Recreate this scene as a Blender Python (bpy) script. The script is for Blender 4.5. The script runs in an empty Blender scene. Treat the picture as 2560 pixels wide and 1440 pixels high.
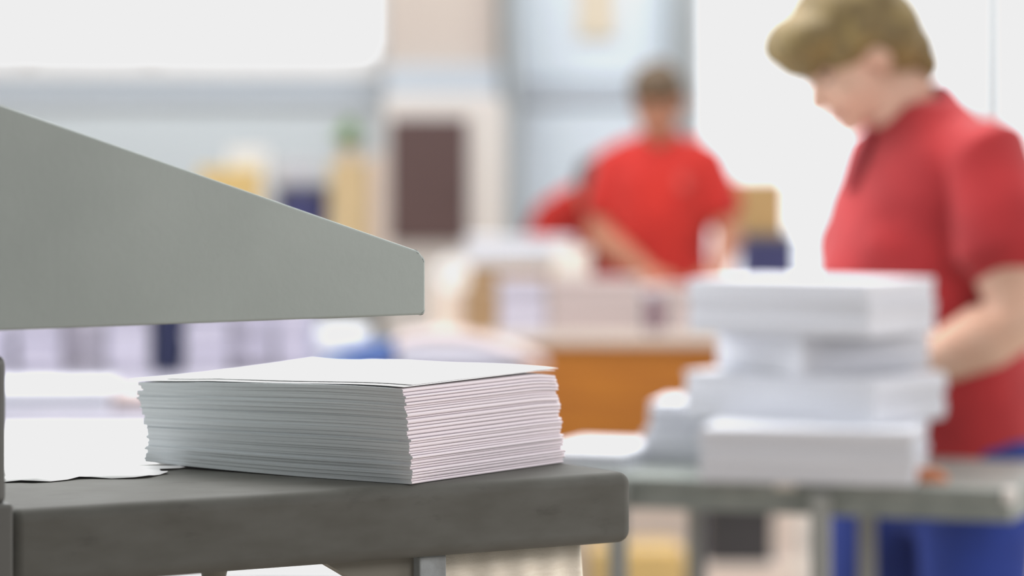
import bpy, bmesh, math, random
from mathutils import Vector, Matrix, noise
random.seed(7)
SC = bpy.context.scene
COL = SC.collection
PI = math.pi
F, YH, ZC = 8000.0, 400.0, 1.35          # focal length in px, horizon row, eye height


def at(px, py, Y):
    return Vector(((px - 1280) / F * Y, Y, ZC - (py - YH) / F * Y))


def X(px, Y):
    return (px - 1280) / F * Y


def Z(py, Y):
    return ZC - (py - YH) / F * Y


def s2l(c):
    return tuple((v / 255 / 12.92) if v / 255 <= 0.04045 else ((v / 255 + 0.055) / 1.055) ** 2.4 for v in c)


# ------------------------------------------------------------------ materials
def mat(name, rgb, rough=0.6, metal=0.0, var=0.06, scale=8.0, bump=0.0, bscale=60.0, stretch=None, spec=0.5, rgb2=None, detail=4.0, ramp=(0.35, 0.7), sheen=0.0):
    m = bpy.data.materials.new(name)
    m.use_nodes = True
    nt = m.node_tree
    b = nt.nodes['Principled BSDF']
    c = s2l(rgb)
    tc = nt.nodes.new('ShaderNodeTexCoord')
    mp = nt.nodes.new('ShaderNodeMapping')
    if stretch:
        mp.inputs['Scale'].default_value = stretch
    nt.links.new(tc.outputs['Object'], mp.inputs['Vector'])
    n = nt.nodes.new('ShaderNodeTexNoise')
    n.inputs['Scale'].default_value = scale
    n.inputs['Detail'].default_value = detail
    nt.links.new(mp.outputs['Vector'], n.inputs['Vector'])
    r = nt.nodes.new('ShaderNodeValToRGB')
    if rgb2:
        c2 = s2l(rgb2)
    else:
        c2 = tuple(max(0, v * (1 - var * 2)) for v in c)
    r.color_ramp.elements[0].color = (*c2, 1)
    r.color_ramp.elements[0].position = ramp[0]
    r.color_ramp.elements[1].color = (*c, 1)
    r.color_ramp.elements[1].position = ramp[1]
    nt.links.new(n.outputs['Fac'], r.inputs['Fac'])
    nt.links.new(r.outputs['Color'], b.inputs['Base Color'])
    b.inputs['Roughness'].default_value = rough
    b.inputs['Metallic'].default_value = metal
    b.inputs['Specular IOR Level'].default_value = spec
    if sheen:
        b.inputs['Sheen Weight'].default_value = sheen
    if bump > 0:
        n2 = nt.nodes.new('ShaderNodeTexNoise')
        n2.inputs['Scale'].default_value = bscale
        n2.inputs['Detail'].default_value = 5
        nt.links.new(mp.outputs['Vector'], n2.inputs['Vector'])
        bp = nt.nodes.new('ShaderNodeBump')
        bp.inputs['Strength'].default_value = bump
        bp.inputs['Distance'].default_value = 0.004
        nt.links.new(n2.outputs['Fac'], bp.inputs['Height'])
        nt.links.new(bp.outputs['Normal'], b.inputs['Normal'])
    return m


def paper_mat(name, rgb, lines=200.0, amt=0.16, rough=0.7, bump=0.3):
    """white paper whose cut edges show thin horizontal sheet lines (by height)"""
    m = bpy.data.materials.new(name)
    m.use_nodes = True
    nt = m.node_tree
    b = nt.nodes['Principled BSDF']
    c = s2l(rgb)
    tc = nt.nodes.new('ShaderNodeTexCoord')
    mp = nt.nodes.new('ShaderNodeMapping')
    mp.inputs['Scale'].default_value = (3.0, 3.0, lines)
    nt.links.new(tc.outputs['Object'], mp.inputs['Vector'])
    n = nt.nodes.new('ShaderNodeTexNoise')
    n.inputs['Scale'].default_value = 1.0
    n.inputs['Detail'].default_value = 3
    nt.links.new(mp.outputs['Vector'], n.inputs['Vector'])
    g = nt.nodes.new('ShaderNodeNewGeometry')
    sx = nt.nodes.new('ShaderNodeSeparateXYZ')
    nt.links.new(g.outputs['True Normal'], sx.inputs[0])
    ab = nt.nodes.new('ShaderNodeMath')
    ab.operation = 'ABSOLUTE'
    nt.links.new(sx.outputs['Z'], ab.inputs[0])
    inv = nt.nodes.new('ShaderNodeMapRange')
    inv.inputs['From Min'].default_value = 0.5
    inv.inputs['From Max'].default_value = 0.9
    inv.inputs['To Min'].default_value = 1.0
    inv.inputs['To Max'].default_value = 0.0
    nt.links.new(ab.outputs[0], inv.inputs['Value'])
    r = nt.nodes.new('ShaderNodeValToRGB')
    r.color_ramp.elements[0].color = (*[v * (1 - amt) for v in c], 1)
    r.color_ramp.elements[0].position = 0.38
    r.color_ramp.elements[1].color = (*c, 1)
    r.color_ramp.elements[1].position = 0.58
    nt.links.new(n.outputs['Fac'], r.inputs['Fac'])
    mx = nt.nodes.new('ShaderNodeMixRGB')
    mx.inputs[1].default_value = (*c, 1)
    nt.links.new(inv.outputs[0], mx.inputs[0])
    nt.links.new(r.outputs['Color'], mx.inputs[2])
    nt.links.new(mx.outputs[0], b.inputs['Base Color'])
    b.inputs['Roughness'].default_value = rough
    b.inputs['Specular IOR Level'].default_value = 0.3
    bp = nt.nodes.new('ShaderNodeBump')
    bp.inputs['Strength'].default_value = bump
    bp.inputs['Distance'].default_value = 0.0006
    nt.links.new(n.outputs['Fac'], bp.inputs['Height'])
    nt.links.new(bp.outputs['Normal'], b.inputs['Normal'])
    return m


def glass_mat(name):
    m = bpy.data.materials.new(name)
    m.use_nodes = True
    nt = m.node_tree
    nt.nodes.remove(nt.nodes['Principled BSDF'])
    out = nt.nodes['Material Output']
    t = nt.nodes.new('ShaderNodeBsdfTransparent')
    t.inputs[0].default_value = (0.96, 0.97, 0.98, 1)
    g = nt.nodes.new('ShaderNodeBsdfGlossy')
    g.inputs['Roughness'].default_value = 0.02
    fr = nt.nodes.new('ShaderNodeFresnel')
    fr.inputs[0].default_value = 1.45
    mx = nt.nodes.new('ShaderNodeMixShader')
    nt.links.new(fr.outputs[0], mx.inputs[0])
    nt.links.new(t.outputs[0], mx.inputs[1])
    nt.links.new(g.outputs[0], mx.inputs[2])
    nt.links.new(mx.outputs[0], out.inputs['Surface'])
    return m


M = {}
M['arm'] = mat('grey_green_enamel', (163, 171, 167), 0.6, 0.0, spec=0.3, rgb2=(154, 162, 158), scale=6, bump=0.06, bscale=160)
M['tray'] = mat('worn_grey_metal', (95, 95, 90), 0.64, 0.0, spec=0.15, rgb2=(84, 83, 77), scale=22, stretch=(0.8, 1, 2.0), bump=0.015, bscale=400, detail=9, ramp=(0.3, 0.7))
M['darkmetal'] = mat('dark_grey_metal', (92, 92, 88), 0.5, 0.2, var=0.1)
M['leggrey'] = mat('chipped_grey_paint', (150, 156, 158), 0.55, 0.0, rgb2=(126, 130, 130), scale=40, bump=0.25, bscale=90)
M['olive'] = mat('olive_brown_paint', (120, 117, 106), 0.6, 0.0)
M['linen'] = mat('beige_linen', (246, 240, 226), 0.95, 0.0, rgb2=(238, 231, 215), scale=26, stretch=(3, 3, 16), bump=0.35, bscale=160, detail=8)
M['paper'] = paper_mat('booklet_paper', (226, 230, 234), 420, 0.10, bump=0.15)
M['spine'] = paper_mat('booklet_spine_paper', (216, 209, 213), 300, 0.05, bump=0.1)
M['bundle'] = paper_mat('bundle_paper', (218, 220, 226), 130, 0.12)
M['bundle_pink'] = paper_mat('bundle_paper_warm', (196, 183, 181), 100, 0.14)
M['bundle_lav'] = paper_mat('bundle_paper_lavender', (204, 201, 214), 90, 0.25)
M['bundle_lav2'] = paper_mat('bundle_paper_grey_lavender', (182, 178, 188), 70, 0.25)
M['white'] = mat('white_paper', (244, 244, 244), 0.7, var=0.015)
M['cream'] = mat('cream_card', (228, 222, 212), 0.7, var=0.03)
M['tablesteel'] = mat('table_grey_green', (150, 155, 150), 0.45, 0.2, rgb2=(128, 134, 129), scale=20)
M['legsteel'] = mat('table_leg_grey', (158, 160, 156), 0.45, 0.2, var=0.05)
M['wood'] = mat('orange_brown_wood', (192, 124, 30), 0.6, rgb2=(164, 98, 22), scale=6, stretch=(0.5, 4, 7), bump=0.05)
M['woodtop'] = mat('pale_laminate', (218, 208, 198), 0.5, var=0.03)
M['palepanel'] = mat('pale_pink_panel', (226, 213, 203), 0.7, var=0.04)
M['greytop'] = mat('grey_lavender_table_top', (158, 155, 165), 0.6, rgb2=(140, 138, 150), scale=3)
M['whitetop'] = mat('white_table_top', (234, 233, 236), 0.6, var=0.02)
M['carton'] = mat('tan_cardboard', (208, 176, 122), 0.85, var=0.06, scale=10, bump=0.1)
M['carton_y'] = mat('yellow_card', (216, 188, 124), 0.8, var=0.05)
M['carton_p'] = mat('pale_yellow_card', (232, 206, 142), 0.8, var=0.04)
M['palecarton'] = mat('faded_tan_cardboard', (222, 202, 160), 0.85, var=0.05, scale=10)
M['kraft'] = mat('brown_kraft_board', (172, 142, 106), 0.85, var=0.08, scale=10)
M['tape'] = mat('pale_parcel_tape', (226, 214, 196), 0.4, var=0.02)
M['crate'] = mat('hazed_navy_plastic', (74, 78, 132), 0.5, var=0.06)  # navy lightened: lens haze put into the base colour
M['cratedark'] = mat('dark_grey_plastic', (62, 60, 62), 0.6, var=0.08)
M['crategrey'] = mat('grey_plastic', (120, 122, 134), 0.6, var=0.06)
M['brown'] = mat('dark_brown_panel', (98, 74, 72), 0.6, var=0.04, scale=4)
M['cabwhite'] = mat('cabinet_white', (226, 222, 218), 0.5, var=0.02)
M['green'] = mat('pale_green_leaf', (158, 196, 126), 0.6, var=0.15, scale=20)
M['pot'] = mat('pale_clay_pot', (222, 206, 186), 0.7, var=0.04)
M['soil'] = mat('potting_soil', (70, 54, 44), 0.95, var=0.2, scale=60)
M['blue'] = mat('blue_teal_cover', (82, 122, 158), 0.9, spec=0.0, rgb2=(84, 98, 150), scale=9)
M['wallL'] = mat('grey_blue_wall_paint', (197, 204, 208), 0.85, var=0.02, scale=1.2)
M['wallC'] = mat('pale_blue_panel_paint', (212, 222, 230), 0.8, var=0.015, scale=1.5)
M['wallM'] = mat('grey_panel_paint', (190, 198, 206), 0.8, var=0.02, scale=1.5)
M['pillar'] = mat('pinkish_beige_paint', (194, 184, 176), 0.85, var=0.03, scale=2)
M['pipe'] = mat('grey_trim_paint', (168, 175, 178), 0.6, var=0.03)
M['frame'] = mat('window_frame_white', (232, 232, 232), 0.5, var=0.01)
M['beige'] = mat('beige_notice_paper', (212, 202, 184), 0.8, var=0.02)
M['floor'] = mat('beige_floor', (206, 194, 182), 0.6, rgb2=(190, 178, 166), scale=2.5, bump=0.03)
M['glass'] = glass_mat('window_glass')
M['skin'] = mat('skin', (222, 190, 168), 0.55, rgb2=(212, 172, 148), scale=16, bump=0.05)
M['skin2'] = mat('skin_tanned', (196, 142, 112), 0.55, rgb2=(182, 126, 98), scale=16)
M['red'] = mat('red_cotton', (184, 40, 44), 0.85, rgb2=(164, 30, 36), scale=10, bump=0.12, bscale=200, sheen=0.15)
M['redo'] = mat('orange_red_cotton', (205, 46, 34), 0.85, rgb2=(188, 36, 28), scale=10, bump=0.12, bscale=200, sheen=0.1)
M['redd'] = mat('dark_red_knit', (160, 32, 44), 0.85, var=0.05, scale=30)
M['denim'] = mat('blue_work_cloth', (38, 66, 160), 0.85, rgb2=(30, 52, 128), scale=7, bump=0.15, bscale=160)
M['denimdark'] = mat('dark_blue_cloth', (36, 42, 78), 0.85, var=0.08)
M['hair'] = mat('light_brown_hair', (148, 128, 76), 0.55, rgb2=(104, 86, 48), scale=14, stretch=(1, 6, 1.5), bump=0.5, bscale=50)
M['hair2'] = mat('brown_hair', (116, 92, 60), 0.55, rgb2=(84, 64, 42), scale=14, stretch=(5, 5, 1), bump=0.5, bscale=50)
M['hair3'] = mat('dark_brown_hair', (86, 50, 46), 0.6, rgb2=(64, 38, 36), scale=20)
M['shoe'] = mat('dark_shoe_leather', (48, 44, 44), 0.5, var=0.05)
M['eye'] = mat('shadowed_eye', (176, 150, 138), 0.2, var=0.01)  # eyeball coloured like lid skin in shadow
M['iris'] = mat('dark_iris', (52, 42, 36), 0.2, var=0.01)
M['brow'] = mat('brow_hair', (104, 80, 52), 0.8, var=0.05)
M['lip'] = mat('lip_skin', (178, 104, 96), 0.5, var=0.03)
M['logo'] = mat('pale_red_print', (216, 92, 84), 0.8, var=0.04)
M['yellow'] = mat('yellow_plastic', (222, 204, 104), 0.5, var=0.02)
M['orange'] = mat('orange_plastic', (216, 132, 84), 0.5, var=0.02)


def scuffs(m, scale, stretch, lo, hi, dark):
    """sparse worn marks mixed over a paint"""
    nt = m.node_tree
    b = nt.nodes['Principled BSDF']
    src = b.inputs['Base Color'].links[0].from_socket
    tc = nt.nodes.new('ShaderNodeTexCoord')
    mp = nt.nodes.new('ShaderNodeMapping')
    mp.inputs['Scale'].default_value = stretch
    nt.links.new(tc.outputs['Object'], mp.inputs['Vector'])
    n = nt.nodes.new('ShaderNodeTexNoise')
    n.inputs['Scale'].default_value = scale
    n.inputs['Detail'].default_value = 6
    n.inputs['Roughness'].default_value = .65
    nt.links.new(mp.outputs['Vector'], n.inputs['Vector'])
    mr = nt.nodes.new('ShaderNodeMapRange')
    mr.inputs['From Min'].default_value = lo
    mr.inputs['From Max'].default_value = hi
    nt.links.new(n.outputs['Fac'], mr.inputs['Value'])
    mx = nt.nodes.new('ShaderNodeMixRGB')
    mx.inputs[2].default_value = (*s2l(dark), 1)
    nt.links.new(mr.outputs[0], mx.inputs[0])
    nt.links.new(src, mx.inputs[1])
    nt.links.new(mx.outputs[0], b.inputs['Base Color'])


scuffs(M['arm'], 22, (1, 1, 4.5), .70, .90, (96, 92, 84))
scuffs(M['tray'], 30, (.6, 1, 1.6), .58, 1.0, (56, 54, 50))
scuffs(M['tray'], 150, (1, 1, 1.2), .72, .80, (150, 152, 148))


# ------------------------------------------------------------------ object helpers
def link(name, me, m=None, parent=None, smooth=False, kind=None):
    o = bpy.data.objects.new(name, me)
    COL.objects.link(o)
    if m is not None:
        for mm in (m if isinstance(m, (list, tuple)) else [m]):
            me.materials.append(mm)
    if smooth:
        for p in me.polygons:
            p.use_smooth = True
    if parent is not None:
        o.parent = parent
    if kind:
        o['kind'] = kind
    return o


def obj(name, bm, m, parent=None, smooth=False, kind=None, auto=None):
    bmesh.ops.recalc_face_normals(bm, faces=bm.faces[:])
    me = bpy.data.meshes.new(name)
    bm.to_mesh(me)
    bm.free()
    if auto:
        me.set_sharp_from_angle(angle=auto)
        smooth = True
    o = link(name, me, m, parent, smooth, kind)
    if auto:
        wn = o.modifiers.new('weighted_normal', 'WEIGHTED_NORMAL')
        wn.keep_sharp = True
    return o


def tag(o, label, cat, group=None):
    o['label'] = label
    o['category'] = cat
    if group:
        o['group'] = group
    return o


def thing(name, label, cat, loc=(0, 0, 0), rz=0.0, group=None):
    o = bpy.data.objects.new(name, None)
    COL.objects.link(o)
    o.empty_display_size = 0.05
    o.location = loc
    o.rotation_euler = (0, 0, rz)
    return tag(o, label, cat, group)


def box(bm, x0, x1, y0, y1, z0, z1, bev=0.0, seg=3, mtx=None):
    t = bmesh.new()
    bmesh.ops.create_cube(t, size=1.0)
    for v in t.verts:
        v.co = Vector((x0 + (v.co.x + 0.5) * (x1 - x0), y0 + (v.co.y + 0.5) * (y1 - y0), z0 + (v.co.z + 0.5) * (z1 - z0)))
    if bev > 0:
        bmesh.ops.bevel(t, geom=t.edges[:], offset=bev, segments=seg, profile=0.5, affect='EDGES')
    if mtx is not None:
        t.transform(mtx)
    me = bpy.data.meshes.new('tmp')
    t.to_mesh(me)
    t.free()
    bm.from_mesh(me)
    bpy.data.meshes.remove(me)
    return bm


def nbox(*a, **k):
    return box(bmesh.new(), *a, **k)


def cyl(bm, p0, p1, r0, r1=None, n=20, cap=True):
    p0, p1 = Vector(p0), Vector(p1)
    r1 = r0 if r1 is None else r1
    d = p1 - p0
    q = d.to_track_quat('Z', 'Y').to_matrix().to_4x4()
    q.translation = (p0 + p1) / 2
    bmesh.ops.create_cone(bm, cap_ends=cap, segments=n, radius1=r0, radius2=r1, depth=d.length, matrix=q)
    return bm


def ring_tube(bm, c, R, r, h, axis, n=40):
    """hollow short tube (tape roll): outer R, inner r, length h along axis"""
    q = Vector(axis).to_track_quat('Z', 'Y').to_matrix()
    prof = [(R, -h / 2), (R, h / 2), (r, h / 2), (r, -h / 2)]
    rows = []
    for i in range(n):
        a = 2 * PI * i / n
        rows.append([bm.verts.new(Vector(c) + q @ Vector((p[0] * math.cos(a), p[0] * math.sin(a), p[1]))) for p in prof])
    for i in range(n):
        A, B = rows[i], rows[(i + 1) % n]
        for k in range(4):
            bm.faces.new((A[k], A[(k + 1) % 4], B[(k + 1) % 4], B[k]))
    return bm


def prism(bm, poly, y0, y1, bev=0.0, seg=3):
    """polygon in local x,z extruded over y"""
    t = bmesh.new()
    a = [t.verts.new((p[0], y0, p[1])) for p in poly]
    b = [t.verts.new((p[0], y1, p[1])) for p in poly]
    n = len(poly)
    t.faces.new(a)
    t.faces.new(b[::-1])
    for i in range(n):
        t.faces.new((a[i], b[i], b[(i + 1) % n], a[(i + 1) % n]))
    bmesh.ops.recalc_face_normals(t, faces=t.faces[:])
    if bev:
        bmesh.ops.bevel(t, geom=t.edges[:], offset=bev, segments=seg, profile=0.5, affect='EDGES')
    me = bpy.data.meshes.new('tmp')
    t.to_mesh(me)
    t.free()
    bm.from_mesh(me)
    bpy.data.meshes.remove(me)
    return bm


def rounded(poly, radii, n=6):
    out = []
    N = len(poly)
    for i in range(N):
        p0, p1, p2 = (Vector(poly[(i - 1) % N]), Vector(poly[i]), Vector(poly[(i + 1) % N]))
        r = radii[i]
        if r <= 0:
            out.append(tuple(p1))
            continue
        u, v = (p0 - p1).normalized(), (p2 - p1).normalized()
        half = u.angle(v) / 2
        t = r / math.tan(half)
        a, b = p1 + u * t, p1 + v * t
        for k in range(n + 1):
            s = k / n
            q = a * (1 - s) ** 2 + p1 * 2 * s * (1 - s) + b * s * s
            out.append(tuple(q))
    return out


def loft(bm, pts, rad, n=18, side=(0, 1, 0)):
    pts = [Vector(p) for p in pts]
    rad = [(r, r) if not isinstance(r, (tuple, list)) else r for r in rad]
    N = len(pts)
    rings = []

    def frame(i):
        a, b = pts[max(i - 1, 0)], pts[min(i + 1, N - 1)]
        t = (b - a).normalized()
        s = Vector(side)
        s = s - t * s.dot(t)
        if s.length < 0.2:
            s = Vector((1, 0, 0)) - t * t.x
        s.normalize()
        return t, s, t.cross(s)

    def ring(p, s, o, ra, rb):
        return [bm.verts.new(p + s * (rb * math.cos(2 * PI * k / n)) + o * (ra * math.sin(2 * PI * k / n))) for k in range(n)]
    t, s, o = frame(0)
    ra, rb = rad[0]
    m0 = min(ra, rb)
    tip0 = bm.verts.new(pts[0] - t * m0 * 0.6)
    rings.append(ring(pts[0] - t * m0 * 0.42, s, o, ra * 0.72, rb * 0.72))
    for i in range(N):
        t, s, o = frame(i)
        rings.append(ring(pts[i], s, o, *rad[i]))
    ra, rb = rad[-1]
    m1 = min(ra, rb)
    rings.append(ring(pts[-1] + t * m1 * 0.42, s, o, ra * 0.72, rb * 0.72))
    tip1 = bm.verts.new(pts[-1] + t * m1 * 0.6)
    for a, b in zip(rings, rings[1:]):
        for k in range(n):
            bm.faces.new((a[k], a[(k + 1) % n], b[(k + 1) % n], b[k]))
    for k in range(n):
        bm.faces.new((tip0, rings[0][(k + 1) % n], rings[0][k]))
        bm.faces.new((tip1, rings[-1][k], rings[-1][(k + 1) % n]))
    return bm


def ell(bm, c, r, mtx=None):
    m = Matrix.Translation(Vector(c)) @ Matrix.Diagonal((*r, 1))
    if mtx is not None:
        m = mtx @ m
    bmesh.ops.create_uvsphere(bm, u_segments=24, v_segments=16, radius=1.0, matrix=m)
    return bm


def fuse(name, bm, vox, m, parent, it=4, wob=0.0, wfreq=10.0, kindname=None):
    """union of overlapping closed shapes into one continuous smooth mesh"""
    bmesh.ops.recalc_face_normals(bm, faces=bm.faces[:])
    me = bpy.data.meshes.new('tmp')
    bm.to_mesh(me)
    bm.free()
    t = bpy.data.objects.new('tmp', me)
    COL.objects.link(t)
    r = t.modifiers.new('r', 'REMESH')
    r.mode = 'VOXEL'
    r.voxel_size = vox
    s = t.modifiers.new('s', 'SMOOTH')
    s.factor = 0.5
    s.iterations = it
    dg = bpy.context.evaluated_depsgraph_get()
    dg.update()
    new = bpy.data.meshes.new_from_object(t.evaluated_get(dg))
    bpy.data.objects.remove(t)
    bpy.data.meshes.remove(me)
    new.name = name
    if wob:
        new.update()
        nor = [v.normal.copy() for v in new.vertices]
        for v, nn in zip(new.vertices, nor):
            p = v.co
            w = noise.noise(Vector((p.x * wfreq, p.y * wfreq, p.z * wfreq * 0.55)))
            v.co = p + nn * (wob * w)
    return link(name, new, m, parent, True)


# ------------------------------------------------------------------ camera
cam_d = bpy.data.cameras.new('camera')
cam_d.sensor_width = 36.0
cam_d.lens = F / 2560 * 36.0
cam_d.shift_y = -(720 - YH) / 2560
cam_d.clip_start = 0.05
cam_d.clip_end = 200
cam_d.dof.use_dof = True
cam_d.dof.focus_distance = 2.66
cam_d.dof.aperture_fstop = 3.3
cam = bpy.data.objects.new('camera', cam_d)
COL.objects.link(cam)
cam.location = (0, 0, ZC)
cam.rotation_euler = (PI / 2, 0, 0)
SC.camera = cam

# ------------------------------------------------------------------ world and lamps
w = bpy.data.worlds.new('overcast_daylight')
SC.world = w
w.use_nodes = True
nt = w.node_tree
bg = nt.nodes['Background']
tc = nt.nodes.new('ShaderNodeTexCoord')
sx = nt.nodes.new('ShaderNodeSeparateXYZ')
nt.links.new(tc.outputs['Generated'], sx.inputs[0])
mr = nt.nodes.new('ShaderNodeMapRange')
mr.inputs['From Min'].default_value = -0.35
mr.inputs['From Max'].default_value = 0.75
mr.inputs['To Min'].default_value = 0.30
mr.inputs['To Max'].default_value = 2.05
nt.links.new(sx.outputs['Y'], mr.inputs['Value'])
nt.links.new(mr.outputs[0], bg.inputs['Strength'])
bg.inputs['Color'].default_value = (0.97, 0.985, 1.0, 1)


def area(name, loc, target, sx_, sy_, power, color=(1, 1, 1)):
    d = bpy.data.lights.new(name, 'AREA')
    d.shape = 'RECTANGLE'
    d.size, d.size_y = sx_, sy_
    d.energy = power
    d.color = color
    o = bpy.data.objects.new(name, d)
    COL.objects.link(o)
    o.location = loc
    o.rotation_euler = (Vector(target) - Vector(loc)).to_track_quat('-Z', 'Y').to_euler()
    return o


area('ceiling_lamp', (-0.5, 6.4, 4.4), (-0.5, 6.4, 0), 4.0, 4.0, 265, (1, 0.99, 0.98))
area('right_fill_lamp', (2.7, 2.9, 2.0), (0.65, 5.1, 1.1), 1.2, 1.2, 30, (1.0, 0.96, 0.96))  # added fill from the right for the tower and the bending woman
area('arm_fill_lamp', (0.85, 1.95, 1.62), (-0.0, 2.7, 1.2), 0.4, 0.4, 6.0, (1.0, 0.95, 0.95))  # small added lamp close by, brightens the right end of the arm
area('left_window_light', (-2.5, 6.1, 2.4), (0.6, 5.4, 1.25), 1.6, 1.6, 50, (0.98, 0.99, 1.0))
area('back_wall_fill_lamp', (-0.4, 11.3, 4.5), (-0.4, 14.0, 2.0), 6.0, 1.5, 180, (0.98, 0.99, 1.0))  # added only to lift the shaded back wall, no fitting there

# ------------------------------------------------------------------ the setting
BW = 14.0                                                   # back wall depth
obj('floor', nbox(-7, 7, -3, BW + 0.2, -0.1, 0.0), M['floor'], kind='structure')
w1 = (X(-500, BW), X(955, BW), Z(152, BW), 3.3)
w2 = (X(1742, BW), X(2476, BW), 0.72, 3.3)
w3 = (X(2500, BW), X(3200, BW), 0.72, 3.3)
bm = bmesh.new()
zt = 3.7
box(bm, -7, w1[0], BW, BW + .2, 0, zt)
box(bm, w1[0], w1[1], BW, BW + .2, 0, w1[2])
box(bm, w1[0], w1[1], BW, BW + .2, w1[3], zt)
box(bm, w1[1], w2[0], BW, BW + .2, 0, zt)
box(bm, w2[0], w2[1], BW, BW + .2, 0, w2[2])
box(bm, w2[0], w2[1], BW, BW + .2, w2[3], zt)
box(bm, w2[1], w3[0], BW, BW + .2, 0, zt)
box(bm, w3[0], w3[1], BW, BW + .2, 0, w3[2])
box(bm, w3[0], w3[1], BW, BW + .2, w3[3], zt)
box(bm, w3[1], 7, BW, BW + .2, 0, zt)
obj('wall_back', bm, M['wallL'], kind='structure')


def window(name, r, mull, sill=True):
    x0, x1, z0, z1 = r
    bm = bmesh.new()
    f = 0.035
    box(bm, x0, x0 + f, BW + .06, BW + .12, z0, z1, .004)
    box(bm, x1 - f, x1, BW + .06, BW + .12, z0, z1, .004)
    box(bm, x0, x1, BW + .06, BW + .12, z0, z0 + f, .004)
    box(bm, x0, x1, BW + .06, BW + .12, z1 - f, z1, .004)
    for k in range(1, mull):
        xm = x0 + (x1 - x0) * k / mull
        box(bm, xm - .012, xm + .012, BW + .07, BW + .11, z0, z1, .003)
    o = obj(name, bm, M['frame'], kind='structure')
    obj('pane', nbox(x0 + f, x1 - f, BW + .085, BW + .09, z0 + f, z1 - f), M['glass'], o)
    if sill:
        obj('sill', nbox(x0 - .03, x1 + .03, BW - .04, BW + .06, z0 - .07, z0, .008), M['frame'], o)
    return o


win = window('window_1', w1, 1)
for px in (76, 380):                                        # little stay catches on the sill
    b = bmesh.new()
    xx = X(px, BW)
    cyl(b, (xx, BW - .03, w1[2]), (xx, BW - .03, w1[2] + .045), .032, .008, 12)
    obj('window_catch', b, M['frame'], win, True)
window('window_2', w2, 1)
window('window_3', w3, 1, False)
# panels, pillar and pipes along the back wall
obj('trim_1', nbox(X(962, 13.9), X(1252, 13.9), 13.8, BW, 0, zt, .02), M['pillar'], kind='structure')
obj('trim_2', nbox(X(1262, 13.7), X(1298, 13.7), 13.62, 13.8, 0, zt, .03), M['pipe'], kind='structure')
obj('trim_3', nbox(X(1672, 13.8), X(1722, 13.8), 13.7, BW, 0, zt, .02), M['pipe'], kind='structure')
bm = bmesh.new()
zz = [0.0, Z(560, 13.9), Z(262, 13.9), Z(205, 13.9), zt]
for k in range(4):
    if k != 2:
        box(bm, X(1290, 13.9), X(1672, 13.9), 13.9, BW, zz[k] + .004, zz[k + 1] - .004, .012)
obj('trim_4', bm, M['wallC'], kind='structure')
obj('trim_5', nbox(X(1290, 13.9), X(1672, 13.9), 13.88, BW, zz[2], zz[3], .008), M['wallM'], kind='structure')
obj('trim_6', nbox(X(-600, 13.9), X(960, 13.9), 13.97, BW, Z(262, 13.9), Z(205, 13.9), .01), M['wallM'], kind='structure')
obj('trim_7', nbox(X(962, 13.7), X(1252, 13.7), 13.7, 13.8, Z(250, 13.75), Z(165, 13.75), .01), M['wallM'], kind='structure')
o = obj('notice_sheet', nbox(X(1442, 13.88), X(1540, 13.88), 13.885, 13.9, Z(96, 13.88), Z(-130, 13.88), .003), M['beige'])
tag(o, 'beige notice sheet hung high on the pale blue wall panel', 'notice')

# ------------------------------------------------------------------ the machine in front
A = math.atan2(0.524, 0.851)
mx0 = Vector((-0.383, 2.45, 0))
mach = thing('paper_machine', 'grey metal machine with a sloping side arm above its tray', 'machine', mx0, A)
MW = Matrix.Translation(mx0) @ Matrix.Rotation(A, 4, 'Z')
MI = MW.inverted()


def onplane(px, py, c):
    """where the sight line through a pixel meets the machine's upright plane local y=c -> local (x, z)"""
    o_, d_ = MI @ Vector((0, 0, ZC)), MI.to_3x3() @ Vector(((px - 1280) / F, 1, -(py - YH) / F))
    t = (c - o_.y) / d_.y
    p = o_ + d_ * t
    return (p.x, p.z)


TT, TB = 1.082, 1.021                                       # tray top and underside
TD = 0.295                                                  # tray depth
obj('tray', nbox(0.0, 0.573, 0.0, TD, TB, TT, 0.011, 6), M['tray'], mach, auto=0.9)
poly = [onplane(-170, 202, 0), onplane(1047, 627, 0), onplane(1064, 648, 0), onplane(1064, 787, 0), onplane(-170, 838, 0)]
zb = poly[3][1]
poly[4] = (poly[4][0], zb - .003)
poly = rounded(poly, [0, .006, .006, .004, 0])
obj('guard_arm', prism(bmesh.new(), poly, 0.0, 0.035, 0.0022, 3), M['arm'], mach, auto=0.6)
# housing left of the frame that carries arm and tray
obj('housing', nbox(-0.50, -0.03, 0.005, 0.36, 0.0, 1.80, .012), M['arm'], mach, auto=0.6)
g0, g1 = Vector((-.445, 2.40, 0)), Vector((-.27, 1.40, 0))
bm = bmesh.new()
dd = (g1 - g0).normalized()
hm = MI @ Matrix.Translation(g0) @ dd.to_track_quat('Y', 'Z').to_matrix().to_4x4()
box(bm, -.02, 0, 0, (g1 - g0).length, 1.13, 1.90, .006, 3, hm)
obj('shade_panel', bm, M['darkmetal'], mach, auto=.6)  # invented panel out of view, dims the left end of the arm
obj('shade_roof', nbox(-.50, .16, -.62, .02, 1.80, 1.98, .015), M['arm'], mach, auto=.6)  # invented roof out of view, keeps light from above off the arm's left
obj('side_plate', nbox(-0.034, -0.0045, -0.004, 0.22, 1.085, 1.2015, .008, 4), M['darkmetal'], mach, auto=0.8)
obj('clamp_plate', nbox(-0.034, -0.002, -0.009, 0.20, 1.027, 1.088, .003, 3), M['darkmetal'], mach, auto=0.8)
lx = onplane(1005, 1400, 0.012)[0] + .018
leg = obj('support_leg', nbox(lx, lx + .026, 0.014, 0.052, 0.0, TB, .0015, 2), M['leggrey'], mach)
b = bmesh.new()
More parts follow.
